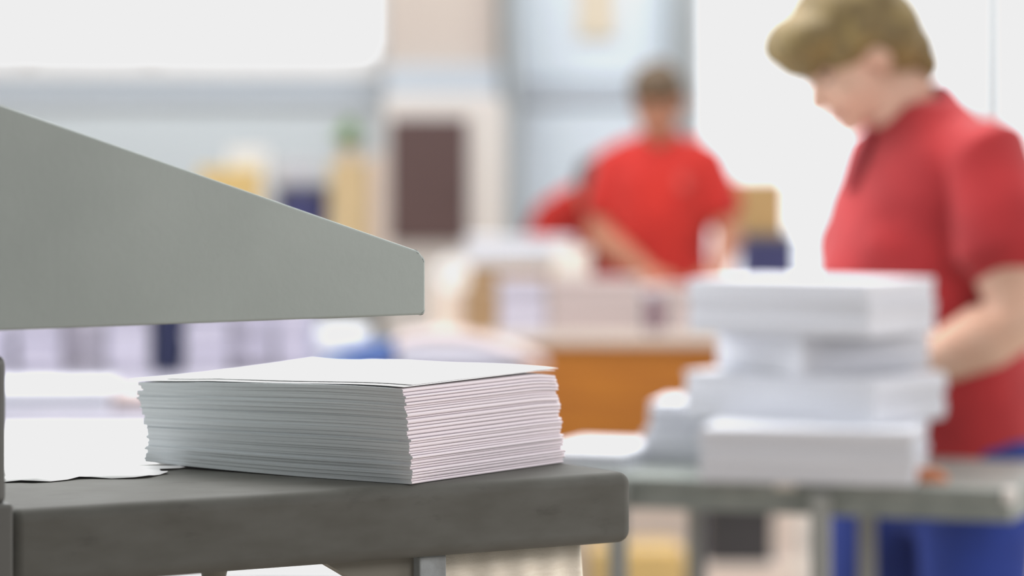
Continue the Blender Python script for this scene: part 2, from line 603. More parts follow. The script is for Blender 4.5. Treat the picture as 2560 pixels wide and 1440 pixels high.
cyl(b, (lx - .004, .034, 1.0), (lx + .001, .034, 1.0), .007, .007, 12)
obj('bolt', b, M['olive'], leg, auto=0.6)
gx = onplane(800, 1405, 0.03)[0]
obj('gusset', prism(bmesh.new(), [(gx, TB), (lx, TB), (lx, .972)], .024, .04), M['olive'], mach)
kx = onplane(535, 1425, 0.05)[0]
b = bmesh.new()
cyl(b, (kx, .05, TB), (kx, .05, TB - .012), .012, .009, 16)
ell(b, (kx, .05, TB - .013), (.008, .008, .006))
obj('bolt', b, M['olive'], mach, auto=0.6)

# linen cloth hanging under the tray
cx0, cx1 = lx + .029, 0.553
n, mrow = 60, 30
bm = bmesh.new()
rows = []
for j in range(mrow + 1):
    v = j / mrow
    row = []
    for i in range(n + 1):
        u = i / n
        xx = cx0 + (cx1 - cx0) * u
        edge = max(0, (u - .93) / .07)
        yy = .040 + .010 * math.sin(u * 9 + 1.2 * v) * (.3 + v) + .006 * math.sin(u * 31 + v * 5) * (.2 + v) + .02 * edge ** 2
        zz_ = TB - .55 * v
        row.append(bm.verts.new((xx + .004 * math.sin(v * 12), yy, zz_)))
    rows.append(row)
for j in range(mrow):
    for i in range(n):
        bm.faces.new((rows[j][i], rows[j][i + 1], rows[j + 1][i + 1], rows[j + 1][i]))
cl = obj('linen_cloth', bm, M['linen'], None, True)
cl.matrix_world = MW
sm = cl.modifiers.new('thickness', 'SOLIDIFY')
sm.thickness = .0015
tag(cl, 'creased beige linen cloth hanging below the machine tray', 'cloth')

# ------------------------------------------------------------------ the sharp stack of folded booklets
TH = math.radians(34)
corner = Vector((-0.0835, 2.640, TT))
da = Vector((-math.cos(TH), math.sin(TH), 0))               # left side, booklet length
db = Vector((math.sin(TH), math.cos(TH), 0))                # right side, booklet spine
BL, BWD = 0.287, 0.230
SM = Matrix.Translation(corner) @ Matrix(((da.x, db.x, 0, 0), (da.y, db.y, 0, 0), (0, 0, 1, 0), (0, 0, 0, 1)))
NB = 31
STK = 0.0775


def warp(a, b, k):
    """lift of a layer k (0..1 from bottom to top) at a (0..1 along the length), b (0..1 along the spine)"""
    z = 0.0035 * (1 - k) * max(0, (a - .35) / .65) ** 1.5            # bottom layers bow up at the far left
    z += k * (0.0018 * math.sin(a * 5.0 + .6) - 0.0012 * b * a + 0.0016 * b)
    z -= k * 0.0035 * max(0, a - .75) / .25
    z -= k * k * .0032 * max(0, (b - .8) / .2) ** 2 * max(0, 1 - a * 3)
    return z


ORD = ['lowest', 'second', 'third', 'fourth', 'fifth', 'sixth', 'seventh', 'eighth', 'ninth', 'tenth', 'eleventh', 'twelfth', 'thirteenth', 'fourteenth', 'fifteenth', 'sixteenth', 'seventeenth', 'eighteenth', 'nineteenth', 'twentieth', 'twenty-first', 'twenty-second', 'twenty-third', 'twenty-fourth', 'twenty-fifth', 'twenty-sixth', 'twenty-seventh', 'twenty-eighth', 'twenty-ninth', 'thirtieth', 'thirty-first', 'thirty-second', 'thirty-third']
zb = 0.0004
hs = [random.uniform(.6, 1.5) for _ in range(NB)]
tot = sum(hs)
for k in range(NB):
    h = STK * hs[k] / tot
    kk = k / (NB - 1)
    prot = random.uniform(-.0004, .0022) * (1 if k % 3 else 1.6)
    lean_a = .0065 * kk ** 1.3 - prot
    lean_b = random.uniform(-.0009, .0009) - .002 * kk
    La = BL + random.uniform(-.0016, .0016) + .004 * math.sin(kk * 5.2 + 2.6) - (.007 if kk > .93 else 0)
    Wb = BWD + random.uniform(-.002, .002)
    r = h / 2 * .97
    NA, NBB = 26, 18
    prof = []
    for i in range(NA + 1):                                  # underside from the open end to the spine
        prof.append((La - (La - r * .7) * i / NA, -r))
    for i in range(1, 6):
        t_ = -PI / 2 + PI * i / 6
        prof.append((r * .7 - r * 1.05 * math.cos(t_), r * math.sin(t_)))
    for i in range(NA + 1):
        prof.append((r * .7 + (La - r * .7) * i / NA, r))
    bm = bmesh.new()
    rows = []
    for j in range(NBB + 1):
        bb = j / NBB
        row = []
        for (a_, z_) in prof:
            an = max(0, min(1, a_ / BL))
            row.append(bm.verts.new((a_ + lean_a, bb * Wb + lean_b, zb + h / 2 + z_ + warp(an, bb, kk))))
        rows.append(row)
    P = len(prof)
    side_faces = []
    for j in range(NBB):
        for i in range(P):
            f = bm.faces.new((rows[j][i], rows[j][(i + 1) % P], rows[j + 1][(i + 1) % P], rows[j + 1][i]))
            if NA - 1 <= i <= NA + 6:
                f.material_index = 1
    for j in (0, NBB):
        R_ = rows[j]
        for i in range(NA):
            bm.faces.new((R_[i], R_[i + 1], R_[P - 2 - i], R_[P - 1 - i]))
        bm.faces.new([R_[i] for i in range(NA, P - NA)])
    o = obj('folded_booklet', bm, [M['paper'], M['spine']], None, auto=0.7)
    o.matrix_world = SM
    nm = ORD[k]
    lab = 'white folded booklet in the sharp stack on the tray, %s from the bottom' % nm
    if k == 0:
        lab = 'lowest white folded booklet of the sharp stack, resting on the grey tray'
    tag(o, lab, 'booklet', 'folded booklets stacked on the machine tray')
    zb += h


def curled(name, off, La, Wb, z0, fn, label, th=.00025, na=44, nb=26):
    bm = bmesh.new()
    rows = []
    for j in range(nb + 1):
        row = []
        for i in range(na + 1):
            a, b_ = i / na, j / nb
            row.append(bm.verts.new((off[0] + a * La, off[1] + b_ * Wb, z0 + warp(max(0, min(1, (off[0] + a * La) / BL)), b_, 1) + fn(a, b_))))
        rows.append(row)
    for j in range(nb):
        for i in range(na):
            bm.faces.new((rows[j][i], rows[j][i + 1], rows[j + 1][i + 1], rows[j + 1][i]))
    o = obj(name, bm, M['white'], None, True)
    o.matrix_world = SM
    s = o.modifiers.new('thickness', 'SOLIDIFY')
    s.thickness = th
    s.offset = 1
    return tag(o, label, 'sheet of paper')


def f1(a, b):
    return .0004 + .0012 * (1 + math.sin(a * 10 + 1)) * (.35 + .65 * b) + .0016 * max(0, a - .7) / .3 + .0012 * max(0, (b - .8) / .2) ** 2 * max(0, 1 - a * 3)


def f2(a, b):
    return f1(a, b) + .0009 + .0020 * math.sin(PI * min(1, max(0, (a - .10) / .80))) * b ** 1.3 + .0024 * max(0, a - .55) / .45 * b + .003 * max(0, a - .8) / .2 * b + .0004 * max(0, b - .8) / .2


curled('loose_sheet', (.0065, -.001), BL + .013, BWD - .002, zb, f1, 'second loose sheet from the top of the sharp stack, pointed tip poking out left')
curled('loose_sheet', (.0075, .012), BL - .012, BWD - .008, zb + .0002, f2, 'wavy top sheet of the sharp stack with its far edge lifted')
# ragged white scrap added in place of the jagged glare on the tray
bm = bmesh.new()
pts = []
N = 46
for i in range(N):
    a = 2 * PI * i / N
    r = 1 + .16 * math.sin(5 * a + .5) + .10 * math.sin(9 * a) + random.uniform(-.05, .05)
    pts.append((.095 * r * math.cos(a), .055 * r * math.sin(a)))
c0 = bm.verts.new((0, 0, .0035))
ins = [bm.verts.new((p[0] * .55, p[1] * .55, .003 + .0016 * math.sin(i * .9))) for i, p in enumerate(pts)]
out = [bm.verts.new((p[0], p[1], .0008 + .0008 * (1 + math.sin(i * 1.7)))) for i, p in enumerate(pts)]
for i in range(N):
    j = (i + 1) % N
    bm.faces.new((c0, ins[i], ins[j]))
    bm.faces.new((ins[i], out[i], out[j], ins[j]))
o = obj('glare_scrap', bm, M['white'], None, True)
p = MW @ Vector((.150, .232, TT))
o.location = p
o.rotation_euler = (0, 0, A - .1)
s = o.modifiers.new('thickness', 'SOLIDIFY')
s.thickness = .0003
tag(o, 'ragged white scrap standing in for glare on the tray left of the stack', 'paper scrap')


# ------------------------------------------------------------------ bundles, boxes
def bundle(name, c, sx_, sy_, h, rz, m, label, cat='paper bundle', group=None, steps=7, jit=.0025, dz0=0):
    """a pile of cut booklets: slightly stepped sides and a soft top; c = centre of the underside"""
    bm = bmesh.new()
    z = 0
    rnd = random.Random(int((c[0] * 997 + c[1] * 131 + c[2] * 17) * 1000) & 0xffff)
    hs_ = [rnd.uniform(.6, 1.4) for _ in range(steps)]
    t = sum(hs_)
    for k in range(steps):
        hh = h * hs_[k] / t
        dx, dy = rnd.uniform(-jit, jit), rnd.uniform(-jit, jit)
        box(bm, -sx_ / 2 + dx, sx_ / 2 + dx, -sy_ / 2 + dy, sy_ / 2 + dy, z, z + hh, min(.0015, hh * .2), 2)
        z += hh
    o = obj(name, bm, m)
    o.location = c
    o.rotation_euler = (0, 0, rz)
    return tag(o, label, cat, group)


def by_corner(px, Y, th, L, W):
    """centre of an L x W rectangle whose nearest corner shows at column px and depth Y, left side turned by th"""
    a = Vector((-math.cos(th), math.sin(th), 0))
    b_ = Vector((math.sin(th), math.cos(th), 0))
    c = Vector((X(px, Y), Y, 0)) + a * L / 2 + b_ * W / 2
    return c, -th


T1 = 0.86                                                   # work table top
g = 'bundles stacked on the metal table'
th = math.radians(13)
c, rz = by_corner(2284, 4.80, th, .325, .22)
z = T1
bundle('paper_bundle', (c.x, c.y, z), .325, .22, .083, rz, M['bundle'], 'lowest bundle of the blurred tower on the metal table, corner over the edge', group=g)
z += .0835
th = math.radians(37)
c, rz = by_corner(2182, 4.86, th, .345, .225)
bundle('paper_bundle', (c.x, c.y, z), .345, .225, .073, rz, M['bundle'], 'second bundle from the bottom of the blurred white tower', group=g)
z += .0735
th = math.radians(53)
c, rz = by_corner(2005, 4.93, th, .20, .275)
bundle('paper_bundle', (c.x, c.y, z), .20, .275, .062, rz, M['bundle'], 'third bundle up the blurred white tower, turned crossways under the topmost', group=g)
z += .0625
th = math.radians(33)
c, rz = by_corner(2172, 4.86, th, .315, .235)
bundle('paper_bundle', (c.x, c.y, z), .315, .235, .085, rz, M['bundle'], 'topmost bundle of the blurred white tower before the bent woman', group=g)
# lower piles left of the tower
z = T1
bundle('paper_bundle', (X(1735, 5.22), 5.22, z), .125, .19, .055, math.radians(-16), M['bundle'], 'lower bundle of the short pile just left of the tower', group=g)
bundle('paper_bundle', (X(1730, 5.22), 5.225, z + .0555), .112, .18, .045, math.radians(-12), M['bundle'], 'upper bundle of the short pile just left of the tower', group=g)
bundle('sheet_pile', (X(1496, 5.2), 5.18, z), .15, .25, .030, math.radians(-20), M['bundle'], 'low spread of white sheets at the left end of the metal table', 'pile of sheets', steps=4, jit=.006)

# ------------------------------------------------------------------ metal work table
e = Vector((math.cos(math.radians(20)), -math.sin(math.radians(20)), 0))
nrm = Vector((math.sin(math.radians(20)), math.cos(math.radians(20)), 0))
FR = Vector((0.745, 4.76, 0))                               # front right corner
wt = thing('work_table', 'grey green metal work table carrying the tower of bundles', 'table', FR, math.radians(-20))
TLn, TDp = 0.715, 0.46
obj('tabletop', nbox(-TLn, 0, 0, TDp, T1 - .016, T1, .004), M['tablesteel'], wt)
bm = bmesh.new()
box(bm, -TLn + .004, -.004, .004, .022, T1 - .05, T1 - .016)
box(bm, -TLn + .004, -.004, TDp - .022, TDp - .004, T1 - .05, T1 - .016)
box(bm, -TLn + .004, -TLn + .022, .022, TDp - .022, T1 - .05, T1 - .016)
box(bm, -.022, -.004, .022, TDp - .022, T1 - .05, T1 - .016)
obj('apron', bm, M['tablesteel'], wt)
WI = (Matrix.Translation(FR) @ Matrix.Rotation(math.radians(-20), 4, 'Z')).inverted()
for px, Y in ((1545, 4.96), (1742, 5.33), (2052, 4.84), (2168, 5.22)):
    q = WI @ Vector((X(px, Y), Y, 0))
    obj('leg', nbox(q.x - .013, q.x + .013, q.y - .013, q.y + .013, 0, T1 - .016, .002), M['legsteel'], wt)
b = bmesh.new()
box(b, -.014, .003, -.003, .016, T1 - .022, T1 + .001, .002)
obj('corner_guard', b, M['cabwhite'], wt)
q = WI @ Vector((X(1940, 4.83), 4.83, 0))
obj('edge_label', nbox(q.x - .016, q.x + .016, -.002, .004, T1 - .013, T1 + .0005), M['cream'], wt)
for px, Y, m, nm, s_, lab in ((2040, 4.90, 'yellow', 'eraser', .012, 'small yellow eraser on the front edge of the metal table'), (2345, 4.92, 'orange', 'tape_dispenser', .02, 'small orange tape dispenser on the metal table, right of the tower')):
    p = Vector((X(px, Y), Y, T1))
    fr_ = WI @ p
    yy = .02 if nm == 'eraser' else .07
    p = FR + e * fr_.x + nrm * yy
    b = bmesh.new()
    if nm == 'eraser':
        box(b, -.014, .014, -.008, .008, 0, .011, .003)
        o = obj('eraser', b, M[m], None, True)
        o.location = (p.x, p.y, T1)
    else:
        prism(b, rounded([(-.025, 0), (.025, 0), (.025, .008), (.004, .02), (-.022, .02)], [.002, .002, .003, .006, .006]), -.009, .009, .001)
        o = obj('tape_dispenser', b, M[m], None, auto=.6)
        o.location = (p.x, p.y, T1)
    o.rotation_euler = (0, 0, math.radians(-20))
    tag(o, lab, nm.replace('_', ' '))

# ------------------------------------------------------------------ white tables on the left
T3 = 0.85


def plain_table(label, x0, x1, y0, y1, zt_, top_m, name='table', leg_m='legsteel'):
    t = thing(name, label, 'table', ((x0 + x1) / 2, (y0 + y1) / 2, 0))
    hx, hy = (x1 - x0) / 2, (y1 - y0) / 2
    obj('tabletop', nbox(-hx, hx, -hy, hy, zt_ - .03, zt_, .004), M[top_m], t)
    for sx_ in (-1, 1):
        for sy_ in (-1, 1):
            a, b_ = sx_ * (hx - .06), sy_ * (hy - .06)
            obj('leg', nbox(a - .02, a + .02, b_ - .02, b_ + .02, 0, zt_ - .03, .003), M[leg_m], t)
    bm = bmesh.new()
    q = [[(sx_ * (hx - m_), sy_ * (hy - m_)) for sx_, sy_ in ((-1, -1), (1, -1), (1, 1), (-1, 1))] for m_ in (.05, .07)]
    vv = [[[bm.verts.new((*p_, z_)) for p_ in lp] for z_ in (zt_ - .1, zt_ - .03)] for lp in q]
    for i in range(4):
        j = (i + 1) % 4
        bm.faces.new((vv[0][0][i], vv[0][0][j], vv[0][1][j], vv[0][1][i]))
        bm.faces.new((vv[1][0][j], vv[1][0][i], vv[1][1][i], vv[1][1][j]))
        bm.faces.new((vv[0][1][i], vv[0][1][j], vv[1][1][j], vv[1][1][i]))
        bm.faces.new((vv[0][0][j], vv[0][0][i], vv[1][0][i], vv[1][0][j]))
    obj('apron', bm, M[leg_m], t)
    return t


plain_table('white topped table close behind the machine tray', -1.5, -.06, 3.45, 6.0, T3, 'whitetop')
plain_table('grey lavender topped table further back holding rows of grey lavender bundles', -1.7, .03, 6.1, 8.75, T3, 'greytop')
g = 'grey lavender bundles under the machine arm'
spec = [(-60, 30, 7.55, 'lav', 'bundle at the far left under the arm, cut by the photo edge'),
        (42, 150, 7.5, 'lav', 'grey lavender bundle second from the left under the arm'),
        (158, 262, 7.55, 'lav2', 'darker grey bundle third from the left under the arm'),
        (268, 376, 7.5, 'lav', 'grey lavender bundle just left of the navy folder'),
        (462, 572, 7.5, 'lav', 'grey lavender bundle just right of the navy folder'),
        (580, 686, 7.55, 'lav', 'grey lavender bundle second right of the navy folder'),
        (692, 775, 7.5, 'lav', 'grey lavender bundle beside the bright pile, right end of the row')]
for k, (a, b_, Y, m, lab) in enumerate(spec):
    wd = (b_ - a) / F * Y
    x_ = X((a + b_) / 2, Y)
    bundle('paper_bundle', (x_, Y + .14, T3), wd, .28, .15 + .01 * (k % 2), 0, M['bundle_' + m], lab, group=g, steps=6, jit=.004)
b = bmesh.new()
box(b, -.033, .033, 0, .26, 0, .2, .004)
o = obj('folder', b, M['denimdark'])
o.location = (X(418, 7.52), 7.5, T3)
o.rotation_euler = (0, math.radians(3), 0)
tag(o, 'dark navy folder standing between the grey lavender bundles', 'folder')
bundle('sheet_pile', (X(852, 8.3), 8.36, T3), .135, .44, .055, 0, M['bundle'], 'bright white pile of sheets showing just under the arm tip', 'pile of sheets', steps=4)
# nearer white bundles seen between machine and stack
bundle('paper_bundle', (X(130, 6.45), 6.45, T3), .25, .26, .05, .06, M['bundle'], 'white bundle on the further table, low left beside the machine', steps=4)
bundle('paper_bundle', (X(370, 6.6), 6.5, T3), .14, .25, .03, -.05, M['bundle_pink'], 'warm white bundle behind the left end of the booklet stack', steps=3)
bundle('sheet_pile', (X(160, 5.3), 5.2, T3), .36, .9, .02, .03, M['white'], 'wide pile of bright white sheets on the near white table', 'pile of sheets', steps=3, jit=.006)
bundle('sheet_pile', (-.33, 4.0, T3), .62, .5, .02, -.05, M['white'], 'white sheets on the near white table seen below the tray', 'pile of sheets', steps=3, jit=.006)

# open magazine with blue cover
mg = thing('open_magazine', 'open magazine with curved white pages and a blue cover end', 'magazine', (X(1090, 7.6), 7.5, T3))


def page(x0, x1, fn, d0, d1, th_, n=40, solid=False):
    bm = bmesh.new()
    lo, hi = [], []
    for i in range(n + 1):
        u = i / n
        xx = x0 + (x1 - x0) * u
        z_ = fn(u)
        zl = .0005 if solid else z_
        lo.append((bm.verts.new((xx, d0, zl)), bm.verts.new((xx, d1, zl))))
        hi.append((bm.verts.new((xx, d0, z_ + th_)), bm.verts.new((xx, d1, z_ + th_))))
    for i in range(n):
        bm.faces.new((lo[i][0], lo[i + 1][0], lo[i + 1][1], lo[i][1]))
        bm.faces.new((hi[i][0], hi[i][1], hi[i + 1][1], hi[i + 1][0]))
        bm.faces.new((lo[i][0], hi[i][0], hi[i + 1][0], lo[i + 1][0]))
        bm.faces.new((lo[i][1], lo[i + 1][1], hi[i + 1][1], hi[i][1]))
    for i in (0, n):
        bm.faces.new((lo[i][0], lo[i][1], hi[i][1], hi[i][0]))
    return bm


obj('pages', page(-.098, .265, lambda u: .004 + .074 * math.sin(PI * min(1, u * .74 + .26)) ** .9 * (1 - .15 * u), 0, .30, .016), M['bundle_pink'], mg, True)
obj('cover', page(-.275, -.10, lambda u: .006 + .050 * math.sin(u * PI / 2) ** .8, -.02, .30, .006, solid=True), M['blue'], mg, True)

# ------------------------------------------------------------------ wooden desk with its packing clutter
D0, D1, DT = 9.1, 10.0, 0.855
dx0, dx1 = X(1085, D0), X(2010, D0)
dk = thing('wooden_desk', 'orange brown fronted wooden desk with pale top before the standing packer', 'desk', (0, D0, 0))
obj('desktop', nbox(dx0, dx1, -.02, D1 - D0, DT - .03, DT, .004), M['woodtop'], dk)
px0 = X(1255, D0)
obj('front_panel', nbox(px0, dx1 - .02, 0, .02, .46, DT - .03), M['wood'], dk)
obj('lower_panel', nbox(px0, dx1 - .02, .03, .05, 0, .47), M['palepanel'], dk)
for xx in (dx0 + .02, px0 + .02, dx1 - .04):
    obj('side_panel', nbox(xx - .02, xx, .05, D1 - D0 - .03, 0, DT - .03), M['palepanel'], dk)


def carton(c, sx_, sy_, h, rz, label, m='carton', tape=True, name='cardboard_box', cat='box'):
    t = thing(name, label, cat, c, rz)
    obj('box_body', nbox(-sx_ / 2, sx_ / 2, -sy_ / 2, sy_ / 2, 0, h - .004, .003), M[m], t)
    for s_ in (-1, 1):
        y0_, y1_ = (-sy_ / 2 + .001, -.001) if s_ < 0 else (.001, sy_ / 2 - .001)
        obj('flap', nbox(-sx_ / 2 + .001, sx_ / 2 - .001, y0_, y1_, h - .004, h, .001), M[m], t)
    if tape:
        bm = bmesh.new()
        tw = min(.025, sx_ * .15)
        box(bm, -sx_ / 2 - .001, sx_ / 2 + .001, -tw, tw, h, h + .0008)
        box(bm, -sx_ / 2 - .0018, -sx_ / 2 - .0002, -tw, tw, h * .6, h + .0008)
        box(bm, sx_ / 2 + .0002, sx_ / 2 + .0018, -tw, tw, h * .6, h + .0008)
        obj('tape', bm, M['tape'], t)
    return t


g = 'white bundles along the desk front'
for a, b_, m, h, lab in ((1245, 1366, 'bundle_lav', .150, 'lavender tinted bundle at the left of the desk front row'),
                         (1372, 1606, 'bundle_pink', .152, 'wide warm white bundle in the middle of the desk front row'),
                         (1662, 1800, 'bundle_pink', .13, 'warm white bundle at the right of the desk front row')):
    bundle('paper_bundle', (X((a + b_) / 2, 9.2), 9.27, DT), (b_ - a) / F * 9.2, .21, h, 0, M[m], lab, group=g, steps=6)
b = bmesh.new()
box(b, -.02, .02, -.09, .09, 0, .10, .003)
o = obj('gap_block', b, mat('dusky_purple_gap', (150, 118, 130), .7))  # added block, its dark tone stands in for a gap
o.location = (X(1634, 9.25), 9.27, DT)
tag(o, 'dusky purple block standing in for the dark gap between the desk bundles', 'gap filler')
carton((X(1200, 9.2), 9.27, DT), (78) / F * 9.2, .2, .125, 0, 'small brown cardboard box left of the desk front bundles', m='kraft', tape=False)
carton((X(1322, 9.75), 9.72, DT), .36, .24, .175, 0, 'wide brown cardboard box behind the desk bundles, white pile on top', m='kraft')
bundle('paper_bundle', (X(1300, 9.75), 9.72, DT + .176), .33, .22, .085, .03, M['bundle'], 'white bundle lying on the wide brown cardboard box', steps=5)
bundle('paper_bundle', (X(1430, 9.47), 9.47, DT), .11, .13, .235, 0, M['cream'], 'tall cream bundle behind the wide warm white one', steps=7)
bundle('paper_bundle', (X(1690, 9.62), 9.62, DT), .26, .2, .112, .25, M['bundle'], 'white bundle under the hands of the standing packer', steps=5)
carton((X(1122, 9.35), 9.36, DT), .095, .16, .115, 0, 'pale pinkish carton at the left end of the desk under tape rolls', m='palepanel', tape=False)
tr = thing('tape_roll', 'large white tape roll standing on edge on the pale carton', 'tape roll', (X(1131, 9.36), 9.40, DT + .115))
obj('tape', ring_tube(bmesh.new(), (0, 0, .0501), .05, .030, .05, (0, 1, 0)), M['white'], tr, auto=.6)
obj('core', ring_tube(bmesh.new(), (0, 0, .0501), .030, .026, .052, (0, 1, 0)), M['cream'], tr, auto=.6)
tr = thing('tape_roll', 'smaller white tape roll leaning before the large one', 'tape roll', (X(1146, 9.3), 9.31, DT + .115))
obj('tape', ring_tube(bmesh.new(), (0, 0, .0311), .031, .018, .036, (0, 1, 0)), M['white'], tr, auto=.6)
obj('core', ring_tube(bmesh.new(), (0, 0, .0311), .018, .015, .038, (0, 1, 0)), M['cream'], tr, auto=.6)
# boxes on the floor seen below the metal table
carton((X(1590, 8.6), 8.72, 0), .25, .3, .30, .05, 'yellow tan carton on the floor below the desk front', m='carton_y')
carton((X(1850, 8.7), 8.78, 0), .27, .28, .255, 0, 'pale carton on the floor carrying the dark grey crate', m='palepanel', tape=False)


def crate(c, sx_, sy_, h, m, label, m2=None, ribs=5):
    t = thing('plastic_crate', label, 'crate', c)
    bm = bmesh.new()
    th_ = .006
    box(bm, -sx_ / 2, sx_ / 2, -sy_ / 2, sy_ / 2, 0, th_)
    box(bm, -sx_ / 2, -sx_ / 2 + th_, -sy_ / 2, sy_ / 2, th_, h)
    box(bm, sx_ / 2 - th_, sx_ / 2, -sy_ / 2, sy_ / 2, th_, h)
    box(bm, -sx_ / 2 + th_, sx_ / 2 - th_, -sy_ / 2, -sy_ / 2 + th_, th_, h)
    box(bm, -sx_ / 2 + th_, sx_ / 2 - th_, sy_ / 2 - th_, sy_ / 2, th_, h)
    for k in range(ribs):
        xx = -sx_ / 2 + sx_ * (k + .5) / ribs
        box(bm, xx - .004, xx + .004, -sy_ / 2 - .006, -sy_ / 2, .01, h - .012)
    obj('crate_body', bm, M[m], t)
    bm = bmesh.new()
    r = .008
    box(bm, -sx_ / 2 - r, sx_ / 2 + r, -sy_ / 2 - r, -sy_ / 2 + th_, h - .012, h + .004)
    box(bm, -sx_ / 2 - r, sx_ / 2 + r, sy_ / 2 - th_, sy_ / 2 + r, h - .012, h + .004)
    box(bm, -sx_ / 2 - r, -sx_ / 2 + th_, -sy_ / 2 + th_, sy_ / 2 - th_, h - .012, h + .004)
    box(bm, sx_ / 2 - th_, sx_ / 2 + r, -sy_ / 2 + th_, sy_ / 2 - th_, h - .012, h + .004)
    obj('rim', bm, M[m2 or m], t)
    return t


crate((X(1848, 8.7), 8.78, .256), .175, .2, .15, 'cratedark', 'dark grey crate on the pale carton below the metal table')

# ------------------------------------------------------------------ bench at the right holding box and crate
plain_table('pale bench before the bright window holding a navy crate', X(1800, 11.3), X(2300, 11.3), 11.1, 11.6, .93, 'woodtop', 'bench')
crate((X(1922, 11.2), 11.27, .93), .185, .24, .155, 'crate', 'navy crate with grey rim on the bench beside the window', 'crategrey')
obj_lid = carton((X(1898, 11.2), 11.27, .93 + .16), .175, .22, .19, .02, 'tan cardboard box sitting on the navy crate')

# ------------------------------------------------------------------ side table at the back left with clutter
ST = .9
plain_table('long pale side table along the back wall holding cartons and plant', X(440, 11.3), X(972, 11.3), 11.0, 11.75, ST, 'woodtop', 'side_table')


def on_side(px_a, px_b, top, Y):
    return X((px_a + px_b) / 2, Y), (px_b - px_a) / F * Y, Z(top, Y) - ST


x_, wd, h = on_side(500, 650, 420, 11.2)
carton((x_, 11.2, ST), wd, .2, h, .03, 'yellow carton leftmost on the back side table', m='carton_p', tape=False)
x_, wd, h = on_side(575, 668, 372, 11.52)
carton((x_, 11.52, ST), wd, .16, h, 0, 'tall white carton behind the yellow one on the side table', m='white', tape=False)
x_, wd, h = on_side(690, 822, 470, 11.25)
t = thing('storage_tub', 'tapered navy tub filled with white paper on the side table', 'tub', (x_, 11.25, ST))
b = bmesh.new()
bmesh.ops.create_cone(b, cap_ends=True, segments=32, radius1=wd * .42, radius2=wd * .5, depth=h, matrix=Matrix.Translation((0, 0, h / 2)))
obj('tub_body', b, M['crate'], t, auto=.6)
obj('rim', ring_tube(bmesh.new(), (0, 0, h), wd * .53, wd * .46, .02, (0, 0, 1)), M['crategrey'], t, auto=.6)
bundle('paper_bundle', (x_ - .02, 11.25, ST + h + .0105), .15, .13, .085, .2, M['bundle'], 'bluish white bundle heaped on the navy tub', steps=4)
x_, wd, h = on_side(826, 922, 405, 11.25)
carton((x_, 11.25, ST), wd, .2, h, 0, 'tall pale tan carton under the potted plant', m='palecarton')
ptop = ST + h + .0008
x2, wd2, h2 = on_side(926, 966, 385, 11.3)
carton((x2, 11.3, ST), wd2, .22, h2, 0, 'narrow pale pink carton next to the brown cabinet', m='palepanel', tape=False)
pl = thing('potted_plant', 'small pale green leafy plant in a clay pot on the pale tan carton', 'plant', (x_, 11.25, ptop))
b = bmesh.new()
bmesh.ops.create_cone(b, cap_ends=True, segments=28, radius1=.028, radius2=.04, depth=.05, matrix=Matrix.Translation((0, 0, .025)))
box(b, -.001, .001, -.001, .001, .02, .03)
obj('pot', b, M['pot'], pl, auto=.6)
b = bmesh.new()
bmesh.ops.create_cone(b, cap_ends=True, segments=24, radius1=.036, radius2=.036, depth=.004, matrix=Matrix.Translation((0, 0, .0525)))
obj('soil', b, M['soil'], pl)
b = bmesh.new()
rnd = random.Random(3)
for k in range(46):
    a = rnd.uniform(0, 2 * PI)
    el = rnd.uniform(.25, 1.45)
    L_ = rnd.uniform(.05, .10)
    base = Vector((0, 0, .05 + rnd.uniform(0, .03)))
    d = Vector((math.cos(a) * math.cos(el), math.sin(a) * math.cos(el), math.sin(el)))
    s_ = Vector((-math.sin(a), math.cos(a), 0))
    wv = L_ * .22
    p = [base, base + d * L_ * .35 + s_ * wv, base + d * L_ * .8 + s_ * wv * .7 - Vector((0, 0, .004)), base + d * L_ - Vector((0, 0, .012)),
         base + d * L_ * .8 - s_ * wv * .7 - Vector((0, 0, .004)), base + d * L_ * .35 - s_ * wv]
    b.faces.new([b.verts.new(v) for v in p])
obj('foliage', b, M['green'], pl)

# ------------------------------------------------------------------ cabinet with brown door
cy = 12.0
cb = thing('cabinet', 'white rounded cabinet with a dark brown door by the pillar', 'cabinet', (0, cy, 0))
cx0_, cx1_ = X(958, cy), X(1262, cy)
poly = rounded([(cx0_, 0.0), (cx1_, 0.0), (cx1_, Z(238, cy)), (cx0_, Z(238, cy))], [0, 0, .06, .03])
obj('cabinet_body', prism(bmesh.new(), poly, 0, .45, .004), M['cabwhite'], cb, auto=.6)
dr = obj('door', nbox(X(976, cy), X(1168, cy), -.02, 0, Z(604, cy), Z(296, cy), .004), M['brown'], cb)
b = bmesh.new()
cyl(b, (X(1152, cy), -.023, 1.20), (X(1152, cy), -.023, 1.28), .004, n=10)
obj('handle', b, M['brown'], dr, True)


